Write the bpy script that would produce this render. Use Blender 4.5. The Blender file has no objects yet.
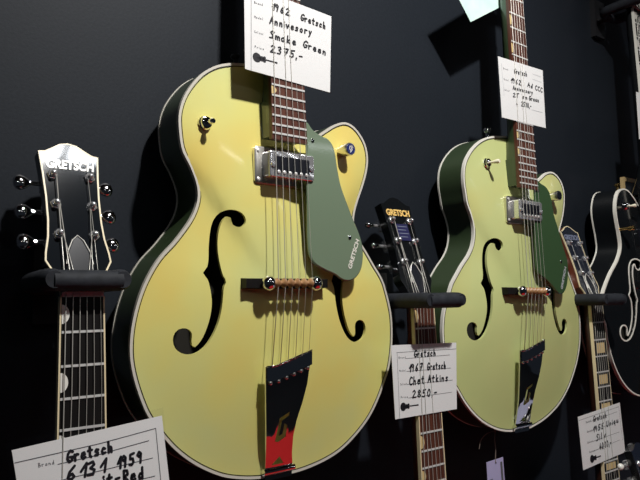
import bpy, bmesh, math, random
import numpy as np
from mathutils import Vector, Matrix
from mathutils.geometry import delaunay_2d_cdt
S = bpy.context.scene
COL = S.collection
random.seed(3)

# ------------------------------------------------------------------ camera
# world: X runs along the display wall, Y into it (wall face at Y=0), Z up from the floor; metres
CAM_R=(0.783289, -0.621502, -0.013909); CAM_U=(-0.043324, -0.076894, 0.996098); CAM_F=(0.620146, 0.779630, 0.087156)
cam = bpy.data.cameras.new('camera')
cam.sensor_width = 36.0
cam.lens = 657 / 640 * 36.0
cam.clip_start = .02
camo = bpy.data.objects.new('camera', cam)
COL.objects.link(camo)
m = Matrix.Identity(4)
for i in range(3):
    m[i][0] = CAM_R[i]; m[i][1] = CAM_U[i]; m[i][2] = -CAM_F[i]
m[0][3], m[1][3], m[2][3] = 0, -.78, 1.5
camo.matrix_world = m
S.camera = camo

# ------------------------------------------------------------------ world, lights, exposure
w = bpy.data.worlds.new('hall'); S.world = w; w.use_nodes = True
w.node_tree.nodes['Background'].inputs[0].default_value = (.55, .68, .9, 1)
w.node_tree.nodes['Background'].inputs[1].default_value = .016
def lamp(name, kind, loc, target, power, color=(1, 1, 1), size=.05, sx=None, sy=None, angle=90, blend=.4):
    l = bpy.data.lights.new(name, kind); l.energy = power; l.color = color
    if kind == 'AREA':
        l.shape = 'RECTANGLE'; l.size = sx; l.size_y = sy
    else:
        l.shadow_soft_size = size
    if kind == 'SPOT':
        l.spot_size = math.radians(angle); l.spot_blend = blend
    o = bpy.data.objects.new(name, l); COL.objects.link(o)
    o.location = loc
    o.rotation_euler = (Vector(target) - Vector(loc)).to_track_quat('-Z', 'Y').to_euler()
    return o
lamp('key_spotlight', 'SPOT', (.52, -.92, 2.70), (.74, -.05, 1.70), 100, (1, .975, .94), .03, angle=92, blend=.9)
lamp('ceiling_lamp', 'AREA', (.608, -.965, 2.75), (.608, -.965, 0), .9, (.92, .96, 1), sx=.052, sy=.09)
lamp('ceiling_lamp', 'AREA', (.715, -.965, 2.75), (.715, -.965, 0), 1.6, (.92, .96, 1), sx=.10, sy=.10)
lamp('carpet_fill_spot', 'SPOT', (1.45, -1.25, 2.95), (1.45, -1.05, 0), 150, (1, .95, .9), .05, angle=46, blend=.5)  # added spot, unseen; brightens the red carpet for its reflection in chrome
lamp('carpet_fill_spot', 'SPOT', (3.2, -1.1, 2.95), (3.2, -1.0, 0), 130, (.95, .95, 1), .05, angle=40, blend=.5)  # another added spot, for the lavender carpet's reflection
for hx, hy, sx, sy in ((4.0, -4.35, .7, .12), (1.9, -3.4, .5, .14), (.2, -3.2, .5, .14), (5.6, -2.3, .5, .14), (2.9, -2.2, .4, .12), (-1.2, -2.4, .5, .14)):
    lamp('glint_lamp', 'AREA', (hx, hy, 2.95), (hx, hy, 0), sx * sy * 3.14 * 16, (.94, .97, 1), sx=sx, sy=sy)  # unseen lamps added for glints on chrome, gloss and the pickguard
S.view_settings.view_transform = 'Standard'
S.view_settings.look = 'None'
S.view_settings.gamma = 1
S.view_settings.use_curve_mapping = False
S.view_settings.exposure = 0

# ------------------------------------------------------------------ materials
MATS = {}
def mat(name, col, rough=.5, metal=0, coat=0, spec=.5, emit=None):
    if name in MATS: return MATS[name]
    m = bpy.data.materials.new(name); m.use_nodes = True
    b = m.node_tree.nodes['Principled BSDF']
    b.inputs['Base Color'].default_value = (*col, 1)
    b.inputs['Roughness'].default_value = rough
    b.inputs['Metallic'].default_value = metal
    b.inputs['Specular IOR Level'].default_value = spec
    if coat:
        b.inputs['Coat Weight'].default_value = coat
        b.inputs['Coat Roughness'].default_value = .06
    MATS[name] = m
    return m
def mottle(name, stops, scale=6, rough=.3, coat=0, detail=3, stretch=(1, 1, 1), bump=0, spec=.5, metal=0):
    m = mat(name, stops[0][1], rough, metal, coat, spec)
    nt = m.node_tree; b = nt.nodes['Principled BSDF']
    tc = nt.nodes.new('ShaderNodeTexCoord'); mp = nt.nodes.new('ShaderNodeMapping')
    mp.inputs['Scale'].default_value = stretch
    nz = nt.nodes.new('ShaderNodeTexNoise'); nz.inputs['Scale'].default_value = scale
    nz.inputs['Detail'].default_value = detail
    cr = nt.nodes.new('ShaderNodeValToRGB')
    el = cr.color_ramp.elements
    el[0].position, el[0].color = stops[0][0], (*stops[0][1], 1)
    el[1].position, el[1].color = stops[-1][0], (*stops[-1][1], 1)
    for p, c in stops[1:-1]:
        e = el.new(p); e.color = (*c, 1)
    L = nt.links.new
    L(tc.outputs['Object'], mp.inputs['Vector']); L(mp.outputs['Vector'], nz.inputs['Vector'])
    L(nz.outputs['Fac'], cr.inputs['Fac']); L(cr.outputs['Color'], b.inputs['Base Color'])
    if bump:
        bp = nt.nodes.new('ShaderNodeBump'); bp.inputs['Strength'].default_value = bump
        bp.inputs['Distance'].default_value = .002
        L(nz.outputs['Fac'], bp.inputs['Height']); L(bp.outputs['Normal'], b.inputs['Normal'])
    return m
M_wall = mottle('wall_charcoal_fabric', [(.3, (.0085, .0115, .0165)), (.7, (.0115, .0150, .0210))], 260, .6, bump=.06, spec=.2)
M_floor = mottle('floor_carpet', [(.35, (.015, .015, .018)), (.7, (.022, .022, .026))], 60, .95)
M_lav = mottle('lavender_carpet', [(.35, (.55, .53, .68)), (.7, (.66, .64, .78))], 60, .95)
M_red = mottle('red_carpet', [(.35, (.55, .008, .010)), (.7, (.75, .02, .02))], 80, .95)
M_ceil = mat('ceiling_black', (.012, .012, .014), .9)
M_yellow = mottle('aged_yellow_lacquer', [(.33, (.64, .66, .27)), (.5, (.71, .66, .21)), (.68, (.77, .60, .15))], 5.5, .28, .3)
M_green = mottle('pale_green_lacquer', [(.33, (.54, .60, .25)), (.55, (.58, .62, .26)), (.7, (.62, .60, .22))], 5.5, .28, .3)
M_dkgreen = mottle('dark_green_lacquer', [(.3, (.030, .050, .022)), (.7, (.040, .062, .028))], 8, .3, .4)
M_black = mat('black_lacquer', (.006, .007, .008), .16, 0, .6)
M_headblack = mat('headstock_black_gloss', (.008, .010, .013), .07, 0, 0, .6)
M_headblue = mat('headstock_blue_black', (.014, .018, .03), .22, 0, .5)
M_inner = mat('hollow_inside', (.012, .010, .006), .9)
M_white = mat('white_binding', (.80, .78, .70), .35)
M_bind_shaded = mat('shaded_binding', (.60, .57, .50), .4)  # white binding with the shade on the yellow guitar's rim put into its colour
M_cream = mat('cream_binding', (.78, .66, .42), .4)
M_line = mat('black_purfling', (.01, .01, .01), .5)
M_rose = mottle('rosewood', [(.3, (.055, .016, .010)), (.7, (.11, .035, .020))], 14, .42, stretch=(9, 9, 1))
M_ebony = mat('ebony', (.008, .007, .007), .45, spec=.2)
M_mahog = mottle('mahogany_side', [(.3, (.10, .025, .012)), (.7, (.15, .04, .02))], 20, .35, .3, stretch=(5, 5, 1))
M_chrome = mat('chrome', (.82, .82, .84), .06, 1)
M_polish = mat('bright_plated_metal', (.80, .80, .82), .14, .8)
M_nickel = mat('brushed_nickel', (.74, .71, .66), .3, 1)
M_steel = mat('string_steel', (.60, .58, .53), .35, .45)
M_fret = mat('fret_wire', (.80, .79, .77), .3, .35)
M_goldink = mat('gold_lettering', (.80, .52, .16), .35)
M_faint = mat('faint_blue_lettering', (.16, .18, .26), .3)
M_dkmahog = mat('dark_neck_mahogany', (.035, .012, .007), .35, 0, .3)
M_gold = mat('gold_plate', (.83, .56, .20), .2, 1)
M_brass = mottle('saddle_wood', [(.3, (.24, .11, .045)), (.7, (.40, .22, .10))], 40, .4)
M_guard = mat('grey_green_pickguard', (.165, .225, .150), .22, 0, .4)
M_guard_dk = mat('deep_green_pickguard', (.040, .085, .035), .25, 0, .4)
M_edge = mat('guard_bevel', (.30, .40, .26), .3)
M_pearl = mat('pearl', (.82, .80, .74), .25, 0, .5)
M_inlay = mat('inlay_cream', (.66, .50, .24), .35)
M_pickblack = mat('pickup_black', (.008, .009, .014), .25)
M_ivory = mat('ivory_plastic', (.85, .80, .62), .3)
M_paper = mat('card_paper', (.80, .80, .78), .75, spec=.2)
M_paper_mint = mottle('mint_card_paper', [(.4, (.55, .78, .70)), (.7, (.68, .84, .76))], 20, .75, spec=.2)
M_paper_lav = mat('lavender_card_paper', (.42, .40, .62), .8, spec=.2)
M_ink = mat('black_ink', (.006, .006, .010), .6)
M_print = mat('grey_print', (.10, .10, .11), .7)
M_printlt = mat('pale_print', (.42, .44, .46), .7)
M_foam = mottle('black_foam', [(.3, (.012, .014, .018)), (.7, (.022, .025, .032))], 90, .7, bump=.3, spec=.3)
M_steelblk = mat('black_steel', (.012, .012, .014), .45)
M_redbtn = mat('chrome_button', (.80, .78, .78), .08, 1)
M_badge = mat('blue_badge', (.05, .05, .16), .3, .6)
M_cap = mat('navy_knob_face', (.02, .03, .14), .4, 0, 0, .3)
M_twine = mat('twine', (.16, .13, .11), .9)
M_frame = mat('frame_beige', (.50, .36, .17), .5)
M_dkpanel = mat('panel_dark', (.012, .013, .018), .5)
def film():
    m = bpy.data.materials.new('clear_plastic_sleeve'); m.use_nodes = True
    nt = m.node_tree; nt.nodes.clear()
    o = nt.nodes.new('ShaderNodeOutputMaterial'); mx = nt.nodes.new('ShaderNodeMixShader')
    t = nt.nodes.new('ShaderNodeBsdfTransparent'); g = nt.nodes.new('ShaderNodeBsdfGlossy')
    t.inputs[0].default_value = (.97, .97, .98, 1)
    g.inputs['Roughness'].default_value = .12; mx.inputs[0].default_value = .04
    nt.links.new(t.outputs[0], mx.inputs[1]); nt.links.new(g.outputs[0], mx.inputs[2]); nt.links.new(mx.outputs[0], o.inputs[0])
    return m
M_film = film()

# ------------------------------------------------------------------ object helpers
class MB:
    """collects world-space geometry; build() links it as one mesh object under its parent"""
    def __init__(s): s.v, s.f = [], []
    def add(s, vs, fs):
        k = len(s.v); s.v += [tuple(p) for p in vs]; s.f += [tuple(i + k for i in f) for f in fs]; return s
    def hexa(s, p):      # 8 points: bottom ring 0-3, top ring 4-7
        return s.add(p, [(3, 2, 1, 0), (4, 5, 6, 7), (0, 1, 5, 4), (1, 2, 6, 5), (2, 3, 7, 6), (3, 0, 4, 7)])
    def loft(s, rings, closed=True, caps=True):
        n = len(rings[0]); vs = [p for r in rings for p in r]; fs = []
        for i in range(len(rings) - 1):
            for j in range(n if closed else n - 1):
                a, b = i * n + j, i * n + (j + 1) % n
                fs.append((a, b, b + n, a + n))
        if caps: fs += [tuple(reversed(range(n))), tuple(range((len(rings) - 1) * n, len(rings) * n))]
        return s.add(vs, fs)
    def tube(s, path, r, k=8, caps=True):
        path = [Vector(p) for p in path]; rings = []
        up = None
        for i, p in enumerate(path):
            t = (path[min(i + 1, len(path) - 1)] - path[max(i - 1, 0)]).normalized()
            if up is None or abs(up.dot(t)) > .99:
                up = Vector((0, 0, 1)) if abs(t.z) < .9 else Vector((1, 0, 0))
            a = up.cross(t).normalized(); b = t.cross(a); up = b
            rr = r[i] if isinstance(r, (list, tuple)) else r
            rings.append([p + a * (rr * math.cos(2 * math.pi * q / k)) + b * (rr * math.sin(2 * math.pi * q / k)) for q in range(k)])
        return s.loft(rings, True, caps)
    def build(s, name, material, parent=None, smooth=False, mats2=None, fix=True):
        me = bpy.data.meshes.new(name)
        off = Vector(parent['_o']) if parent is not None and '_o' in parent else Vector((0, 0, 0))
        me.from_pydata([tuple(Vector(p) - off) for p in s.v], [], s.f)
        if fix:
            bm = bmesh.new(); bm.from_mesh(me); bmesh.ops.recalc_face_normals(bm, faces=bm.faces); bm.to_mesh(me); bm.free()
        me.materials.append(material)
        if smooth:
            me.polygons.foreach_set('use_smooth', [True] * len(me.polygons))
            if smooth != 'all': me.set_sharp_from_angle(angle=math.radians(40))
        o = bpy.data.objects.new(name, me); COL.objects.link(o)
        if parent is not None:
            o.parent = parent; o['_o'] = parent['_o'] if '_o' in parent else (0, 0, 0)
        return o
def tag(o, label, cat, group=None):
    o['label'] = label; o['category'] = cat
    if group: o['group'] = group
    return o
def thing(name, loc, label, cat, group=None):
    o = bpy.data.objects.new(name, None); COL.objects.link(o); o.location = loc; o['_o'] = tuple(loc)
    o.empty_display_size = .05
    return tag(o, label, cat, group)
def structure(o):
    o['kind'] = 'structure'; return o
def lathe(mb, o, ax, prof, k=20):
    o = Vector(o); ax = Vector(ax).normalized()
    a = ax.orthogonal().normalized(); b = ax.cross(a)
    return mb.loft([[o + ax * h + (a * math.cos(2 * math.pi * q / k) + b * math.sin(2 * math.pi * q / k)) * r for q in range(k)] for r, h in prof])
def smooth_poly(pts, n, closed=True):
    """Catmull-Rom through the points, resampled evenly"""
    P = [np.array(p, float) for p in pts]; N = len(P); out = []
    rng = range(N if closed else N - 1)
    g = (lambda i: P[i % N]) if closed else (lambda i: P[min(max(i, 0), N - 1)])
    for i in rng:
        p0, p1, p2, p3 = g(i - 1), g(i), g(i + 1), g(i + 2)
        t01, t12, t23 = (max(np.linalg.norm(b - a), 1e-6) ** .5 for a, b in ((p0, p1), (p1, p2), (p2, p3)))
        m1 = (p2 - p1) + t12 * ((p1 - p0) / t01 - (p2 - p0) / (t01 + t12)) if i > 0 or closed else (p2 - p1)
        m2 = (p2 - p1) + t12 * ((p3 - p2) / t23 - (p3 - p1) / (t12 + t23)) if i < N - 2 or closed else (p2 - p1)
        for k in range(12):
            t = k / 12
            out.append((2 * t**3 - 3 * t**2 + 1) * p1 + (t**3 - 2 * t**2 + t) * m1 + (-2 * t**3 + 3 * t**2) * p2 + (t**3 - t**2) * m2)
    if not closed: out.append(P[-1])
    A = np.array(out)
    if closed: A = np.vstack([A, A[:1]])
    d = np.r_[0, np.cumsum(np.linalg.norm(np.diff(A, axis=0), axis=1))]
    t = np.linspace(0, d[-1], n + 1 if closed else n)
    R = np.array([np.interp(t, d, A[:, c]) for c in range(A.shape[1])]).T
    return R[:-1] if closed else R
def inside(P, poly):
    x, y = P[:, 0], P[:, 1]; r = np.zeros(len(P), bool); n = len(poly); j = n - 1
    for i in range(n):
        xi, yi = poly[i]; xj, yj = poly[j]
        c = ((yi > y) != (yj > y)) & (x < (xj - xi) * (y - yi) / (yj - yi + 1e-12) + xi)
        r ^= c; j = i
    return r
def inset(poly, d):
    p = np.array(poly, float); t = np.roll(p, -1, 0) - np.roll(p, 1, 0)
    t /= np.linalg.norm(t, axis=1)[:, None] + 1e-12
    nrm = np.stack([-t[:, 1], t[:, 0]], 1)
    area = .5 * np.sum(p[:, 0] * np.roll(p[:, 1], -1) - np.roll(p[:, 0], -1) * p[:, 1])
    return p + nrm * (d if area > 0 else -d)
def triangulate(outline, holes=(), step=None):
    vs = [tuple(p) for p in outline]; ed = [(i, (i + 1) % len(outline)) for i in range(len(outline))]
    for h in holes:
        k = len(vs); vs += [tuple(p) for p in h]; ed += [(k + i, k + (i + 1) % len(h)) for i in range(len(h))]
    if step:
        o = np.array(outline); lo, hi = o.min(0), o.max(0)
        gx, gy = np.meshgrid(np.arange(lo[0], hi[0], step), np.arange(lo[1], hi[1], step))
        gx = gx + (np.arange(gx.shape[0])[:, None] % 2) * step / 2
        G = np.c_[gx.ravel(), gy.ravel()]
        G = G[inside(G, inset(outline, step * .5))]
        for h in holes: G = G[~inside(G, inset(h, -step * .5))]
        vs += [tuple(p) for p in G]
    v, e, f, *_ = delaunay_2d_cdt([Vector(p) for p in vs], ed, [], 0, 1e-6)
    V = np.array([tuple(p) for p in v]); T = [t for t in f]
    Cn = np.array([V[list(t)].mean(0) for t in T])
    ok = inside(Cn, outline)
    for h in holes: ok &= ~inside(Cn, h)
    return V, [tuple(t) for t, k in zip(T, ok) if k]

# ------------------------------------------------------------------ lettering
GL = {
 'G': ([(.95,.85,),(.6,1),(.2,.75),(.05,.3),(.3,0),(.7,.1),(.85,.4),(.5,.42)],),
 'r': ([(.1,.55),(.15,0)],[(.13,.3),(.4,.55),(.65,.5)]),
 'e': ([(.1,.3),(.6,.35),(.5,.55),(.2,.5),(.08,.2),(.3,0),(.65,.1)],),
 't': ([(.35,.9),(.3,.1),(.5,0)],[(.05,.6),(.65,.62)]),
 's': ([(.6,.5),(.3,.55),(.15,.42),(.5,.22),(.45,.03),(.05,.05)],),
 'c': ([(.6,.45),(.35,.55),(.1,.3),(.2,.03),(.6,.08)],),
 'h': ([(.15,1),(.1,0)],[(.12,.3),(.4,.52),(.55,.4),(.55,0)]),
 'A': ([(.0,0),(.45,1),(.75,0)],[(.15,.4),(.7,.42)]),
 'n': ([(.1,.52),(.1,0)],[(.12,.3),(.4,.53),(.55,.4),(.58,0)]),
 'i': ([(.25,.5),(.25,0)],[(.25,.75),(.27,.8)]),
 'v': ([(.05,.52),(.28,0),(.6,.54)],),
 'o': ([(.35,.53),(.1,.35),(.15,.05),(.45,0),(.62,.25),(.5,.5),(.35,.53)],),
 'y': ([(.1,.52),(.3,.05)],[(.62,.54),(.3,-.1),(.1,-.35)]),
 'S': ([(.8,.9),(.45,1),(.15,.78),(.6,.42),(.55,.08),(.05,.02)],),
 'm': ([(.05,.5),(.05,0)],[(.05,.3),(.25,.52),(.38,.4),(.4,0)],[(.4,.3),(.6,.52),(.75,.4),(.78,0)]),
 'k': ([(.12,1),(.1,0)],[(.55,.55),(.13,.25),(.6,0)]),
 'C': ([(.85,.85),(.5,1),(.15,.65),(.15,.2),(.5,0),(.85,.15)],),
 'T': ([(.0,.95),(.85,1)],[(.42,.97),(.38,0)]),
 'R': ([(.15,0),(.2,1),(.65,.95),(.7,.6),(.2,.5),(.75,0)],),
 'd': ([(.55,.4),(.3,.5),(.1,.25),(.25,0),(.55,.2)],[(.65,1),(.58,0)]),
 'l': ([(.3,1),(.22,.05),(.4,0)],),
 'J': ([(.7,1),(.6,.15),(.3,-.05),(.1,.15)],),
 'b': ([(.15,1),(.12,0)],[(.12,.15),(.4,.5),(.6,.3),(.45,0),(.13,.05)]),
 'a': ([(.55,.45),(.3,.52),(.1,.25),(.25,0),(.55,.25)],[(.58,.52),(.58,0)]),
 'u': ([(.1,.52),(.15,.05),(.45,.03),(.58,.5)],[(.58,.5),(.6,0)]),
 'q': ([(.55,.45),(.3,.52),(.1,.25),(.3,0),(.55,.3)],[(.6,.5),(.55,-.35)]),
 'L': ([(.2,1),(.12,.05),(.7,0)],),
 'p': ([(.15,.5),(.08,-.35)],[(.13,.3),(.4,.52),(.6,.3),(.4,0),(.13,.1)]),
 'B': ([(.15,0),(.2,1),(.6,.92),(.55,.6),(.2,.52),(.7,.35),(.6,.03),(.15,0)],),
 'M': ([(.05,0),(.15,1),(.45,.4),(.8,1),(.85,0)],),
 'P': ([(.15,0),(.2,1),(.65,.9),(.6,.5),(.2,.45)],),
 'U': ([(.15,1),(.12,.2),(.4,0),(.7,.2),(.75,1)],),
 '0': ([(.4,1),(.12,.6),(.2,.08),(.5,0),(.7,.5),(.6,.9),(.4,1)],),
 '1': ([(.05,.45),(.5,1),(.35,0)],),
 '2': ([(.1,.8),(.4,1),(.65,.75),(.05,.02),(.8,.05)],),
 '3': ([(.15,.9),(.5,1),(.6,.75),(.3,.55),(.62,.35),(.5,.03),(.08,.05)],),
 '5': ([(.75,1),(.25,.95),(.2,.55),(.55,.55),(.62,.2),(.35,0),(.05,.08)],),
 '6': ([(.65,1),(.25,.6),(.12,.2),(.35,0),(.6,.2),(.45,.45),(.15,.3)],),
 '7': ([(.1,.95),(.75,1),(.3,0)],[(.2,.5),(.65,.52)]),
 '8': ([(.4,.52),(.15,.75),(.4,1),(.62,.78),(.4,.52),(.1,.2),(.4,0),(.66,.22),(.4,.52)],),
 '9': ([(.65,.7),(.4,.55),(.15,.75),(.4,1),(.65,.8),(.5,0)],),
 '4': ([(.5,1),(.05,.35),(.75,.38)],[(.55,.6),(.5,0)]),
 '.': ([(.2,.02),(.24,.04)],), ',': ([(.25,.08),(.12,-.2)],), '-': ([(.1,.42),(.6,.46)],), ':': ([(.2,.05),(.22,.07)],[(.2,.45),(.22,.47)]),
}
def pen(mb, pts, wd, nrm):
    """a flat pen stroke lying on a surface, with round joints"""
    nrm = Vector(nrm)
    for a, b in zip(pts, pts[1:]):
        t = (b - a)
        if t.length < 1e-7: continue
        s = nrm.cross(t.normalized()) * wd
        mb.add([a - s, b - s, b + s, a + s], [(0, 1, 2, 3)])
    for p in pts:
        a = nrm.orthogonal().normalized() * wd; b = nrm.cross(a)
        mb.add([p + a * math.cos(q * math.pi / 4) + b * math.sin(q * math.pi / 4) for q in range(8)], [tuple(range(8))])
def write(mb, text, p0, p1, height, up, nrm, wd, slant=.22):
    """hand lettering along the baseline p0-p1"""
    p0, p1 = Vector(p0), Vector(p1); ex = (p1 - p0); n = sum(.45 if c in ' .,i:1' else 1 for c in text)
    up = Vector(up).normalized(); st = ex / n; k = 0
    for ch in text:
        adv = .45 if ch in ' .,i:1' else 1
        for stroke in GL.get(ch, ()):
            pts = []
            for a, b in zip(stroke, stroke[1:]):
                a3, b3 = [p0 + st * (k + (q[0] * .92 + q[1] * slant * .6) * (adv if adv < 1 and ch != '1' else 1)) + up * (q[1] * height) for q in (a, b)]
                pts += [a3] if not pts else []
                pts.append(b3)
            pen(mb, pts, wd, nrm)
        k += adv
def block_text(name, s, origin, ex, ey, size, material, parent, depth=.0006, bold=.0, shear=.0, width=None):
    """printed block letters as a mesh, baseline start at origin, running along ex"""
    cu = bpy.data.curves.new(name, 'FONT'); cu.body = s; cu.size = size; cu.extrude = depth; cu.offset = bold * size; cu.shear = shear
    tmp = bpy.data.objects.new(name, cu); COL.objects.link(tmp)
    dg = bpy.context.evaluated_depsgraph_get()
    me = bpy.data.meshes.new_from_object(tmp.evaluated_get(dg))
    bpy.data.objects.remove(tmp); bpy.data.curves.remove(cu)
    co = np.array([v.co[:] for v in me.vertices])
    if width: co[:, 0] *= width / (co[:, 0].max() - co[:, 0].min())
    ex, ey = Vector(ex).normalized(), Vector(ey).normalized(); ez = ex.cross(ey)
    mb = MB(); mb.add([Vector(origin) + ex * c[0] + ey * c[1] + ez * c[2] for c in co], [tuple(p.vertices) for p in me.polygons])
    bpy.data.meshes.remove(me)
    return mb.build(name, material, parent)

# ------------------------------------------------------------------ room shell
def slab(name, lo, hi, material):
    x0, y0, z0 = lo; x1, y1, z1 = hi
    return structure(MB().hexa([(x0, y0, z0), (x1, y0, z0), (x1, y1, z0), (x0, y1, z0), (x0, y0, z1), (x1, y0, z1), (x1, y1, z1), (x0, y1, z1)]).build(name, material))
slab('wall_back', (-2, 0, 0), (6, .08, 3.0), M_wall)
slab('floor', (-2, -5, -.05), (6, .08, 0), M_floor)
slab('ceiling', (-2, -5, 3.0), (6, .08, 3.05), M_ceil)
def rug(x0, x1, y0, y1, m, label):
    tag(MB().hexa([(x0, y0, 0), (x1, y0, 0), (x1, y1, 0), (x0, y1, 0), (x0, y0, .008), (x1, y0, .008), (x1, y1, .008), (x0, y1, .008)]).build('carpet', m), label, 'carpet')
rug(.3, 2.3, -1.95, -.34, M_red, 'red carpet on the floor below the guitar wall')
rug(2.55, 4.1, -1.7, -.34, M_lav, 'pale lavender carpet farther along the guitar wall')

# ------------------------------------------------------------------ guitars
DEP = .055            # rim depth
SCALE = .625          # nut to bridge
HEAD = [(0, .1765), (.009, .1745), (.018, .1685), (.025, .1642), (.0318, .1634), (.0296, .137), (.0282, .110), (.0281, .083), (.0295, .064), (.0328, .047), (.0336, .038), (.0270, .026), (.0218, .012), (.0215, 0)]
class Guitar:
    """local frame: u right, v up from the bridge line, n out of the wall from the rim plane"""
    def __init__(g, x0, z0, lean, yrim, name, label, cat='guitar', group=None):
        g.x0, g.z0, g.y, g.c, g.s = x0, z0, yrim, math.cos(lean), math.sin(lean)
        g.root = thing(name, (x0, yrim, z0 - .24), label, cat, group)
    def F(g, u, v, n): return Vector((g.x0 + u * g.c + v * g.s, g.y - n, g.z0 - u * g.s + v * g.c))
    def box(g, mb, u0, u1, v0, v1, n0, n1):
        return mb.hexa([g.F(u0, v0, n0), g.F(u1, v0, n0), g.F(u1, v1, n0), g.F(u0, v1, n0), g.F(u0, v0, n1), g.F(u1, v0, n1), g.F(u1, v1, n1), g.F(u0, v1, n1)])
    # ---- arched body
    def set_outline(g, out, n=260, arch=.018, centre=(0, -.02)):
        g.out = smooth_poly(out, n); g.arch_h = arch; g.ctr = np.array(centre)
        d = g.out - g.ctr; an = np.arctan2(d[:, 1], d[:, 0]); o = np.argsort(an)
        g.pa = np.r_[an[o] - 2 * np.pi, an[o], an[o] + 2 * np.pi]; r = np.hypot(d[:, 0], d[:, 1])[o]; g.pr = np.r_[r, r, r]
    def arch(g, u, v):
        du, dv = np.asarray(u) - g.ctr[0], np.asarray(v) - g.ctr[1]
        t = np.clip(np.hypot(du, dv) / np.interp(np.arctan2(dv, du), g.pa, g.pr), 0, 1)
        return g.arch_h * (1 - t ** 2) ** 1.35
    def A(g, u, v, dn=0): return g.F(u, v, float(g.arch(u, v)) + dn)
    def body(g, m_top, m_side, m_bind, m_bind_back, fholes=(), purf=True, bw=.0045, fbind=None):
        out = g.out; holes = [smooth_poly(h, 110) for h in fholes]
        V, T = triangulate(out, holes, .008)
        H = g.arch(V[:, 0], V[:, 1])
        top = MB(); top.add([g.F(a, b, h) for (a, b), h in zip(V, H)], T)
        k = len(top.v)
        if holes:
            for h in holes:                       # the cut edge of the sound hole
                top.loft([[g.A(a, b) for a, b in h], [g.A(a, b, -.004) for a, b in h]], True, False)
        t = top.build('top', m_top, g.root, fix=False)
        me = t.data
        bm = bmesh.new(); bm.from_mesh(me); bmesh.ops.recalc_face_normals(bm, faces=bm.faces)
        bm.normal_update()
        fl = [f for f in bm.faces if len(f.verts) == 3]
        if sum(f.normal.y for f in fl) > 0:
            bmesh.ops.reverse_faces(bm, faces=fl)
        bm.to_mesh(me); bm.free()
        me.polygons.foreach_set('use_smooth', [True] * len(me.polygons))
        side = MB(); side.loft([[g.F(a, b, 0) for a, b in out], [g.F(a, b, -DEP) for a, b in out]], True, False).build('side', m_side, g.root, 'all')
        Vb, Tb = triangulate(out, (), .02)
        MB().add([g.F(a, b, -DEP - h * .6) for (a, b), h in zip(Vb, g.arch(Vb[:, 0], Vb[:, 1]))], Tb).build('back', m_side, g.root, 'all')
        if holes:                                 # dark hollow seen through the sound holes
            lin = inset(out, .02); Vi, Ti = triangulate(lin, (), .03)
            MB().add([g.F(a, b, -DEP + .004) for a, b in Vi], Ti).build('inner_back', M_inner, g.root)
        def ring(name, m, off0, off1, n0, n1):
            p, q = inset(out, off0), inset(out, off1)
            MB().loft([[g.F(*a, n0) for a in p], [g.F(*a, n1) for a in p], [g.F(*a, n1) for a in q], [g.F(*a, n0) for a in q], [g.F(*a, n0) for a in p]], True, False).build(name, m, g.root, True)
        ring('binding', m_bind, -.0007, .0024, -bw, .0009)
        if purf: ring('purfling', M_line, .0030, .0038, -.001, .0009)
        ring('back_binding', m_bind_back, -.0007, .002, -DEP - .0008, -DEP + .0024)
        if fbind:
            for h in holes:
                q = inset(h, -.0028)
                MB().loft([[g.A(*a, -.002) for a in h], [g.A(*a, .0010) for a in h], [g.A(*a, .0010) for a in q], [g.A(*a, -.002) for a in q], [g.A(*a, -.002) for a in h]], True, False).build('sound_hole_binding', fbind, g.root, True)
    # ---- neck
    def nfb(g, v): return .0130 + (SCALE - v) * .042          # fingerboard face
    def hw(g, v): return .0207 + (SCALE - v) * .0142          # half width
    def N(g, u, v, e): return g.F(u, v, g.nfb(v) + e)
    def nbox(g, mb, u0f, u1f, v0, v1, e0, e1):
        a0, a1, b0, b1 = u0f(v0), u1f(v0), u0f(v1), u1f(v1)
        return mb.hexa([g.N(a0, v0, e0), g.N(a1, v0, e0), g.N(b1, v1, e0), g.N(b0, v1, e0), g.N(a0, v0, e1), g.N(a1, v0, e1), g.N(b1, v1, e1), g.N(b0, v1, e1)])
    def neck(g, m_board, m_shaft, m_bind=None, inlay='thumb', m_inlay=None, vend=.178, heel=.20, bindw=.0016, skip=()):
        root = g.root
        board = MB(); g.nbox(board, lambda v: -g.hw(v), lambda v: g.hw(v), vend, SCALE, -.006, 0)
        fb = board.build('fingerboard', m_board, root)
        rings = []
        for i in range(13):
            v = heel + (SCALE - heel) * i / 12; w = g.hw(v) - .0002
            dp = .021 + .003 * (1 - i / 12) + (.028 * max(0, 1 - i / 2.2) ** 1.5)
            rings.append([g.N(w * math.cos(a), v, -.006 - dp * abs(math.sin(a)) ** .8) for a in [math.pi * q / 12 for q in range(13)]])
        MB().loft(rings).build('neck', m_shaft, root, True)
        # the neck's foot between the fingerboard and the top
        ft = MB(); g.nbox(ft, lambda v: -g.hw(v) + .0006, lambda v: g.hw(v) - .0006, vend + .004, heel + .03, -.030, -.006); ft.build('neck_foot', m_shaft, root)
        if m_bind:
            for s in (-1, 1):
                b = MB(); g.nbox(b, lambda v: s * g.hw(v), lambda v: s * (g.hw(v) + bindw), vend, SCALE, -.0058, .0002); b.build('fingerboard_binding', m_bind, root)
        for k in range(1, 23):
            v = SCALE * 2 ** (-k / 12)
            if v < vend + .004 or k in skip: continue
            f = MB(); g.nbox(f, lambda q: -g.hw(q) + .0004, lambda q: g.hw(q) - .0004, v - .0012, v + .0012, -.0005, .0011); f.build('fret', M_fret, fb)
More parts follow.
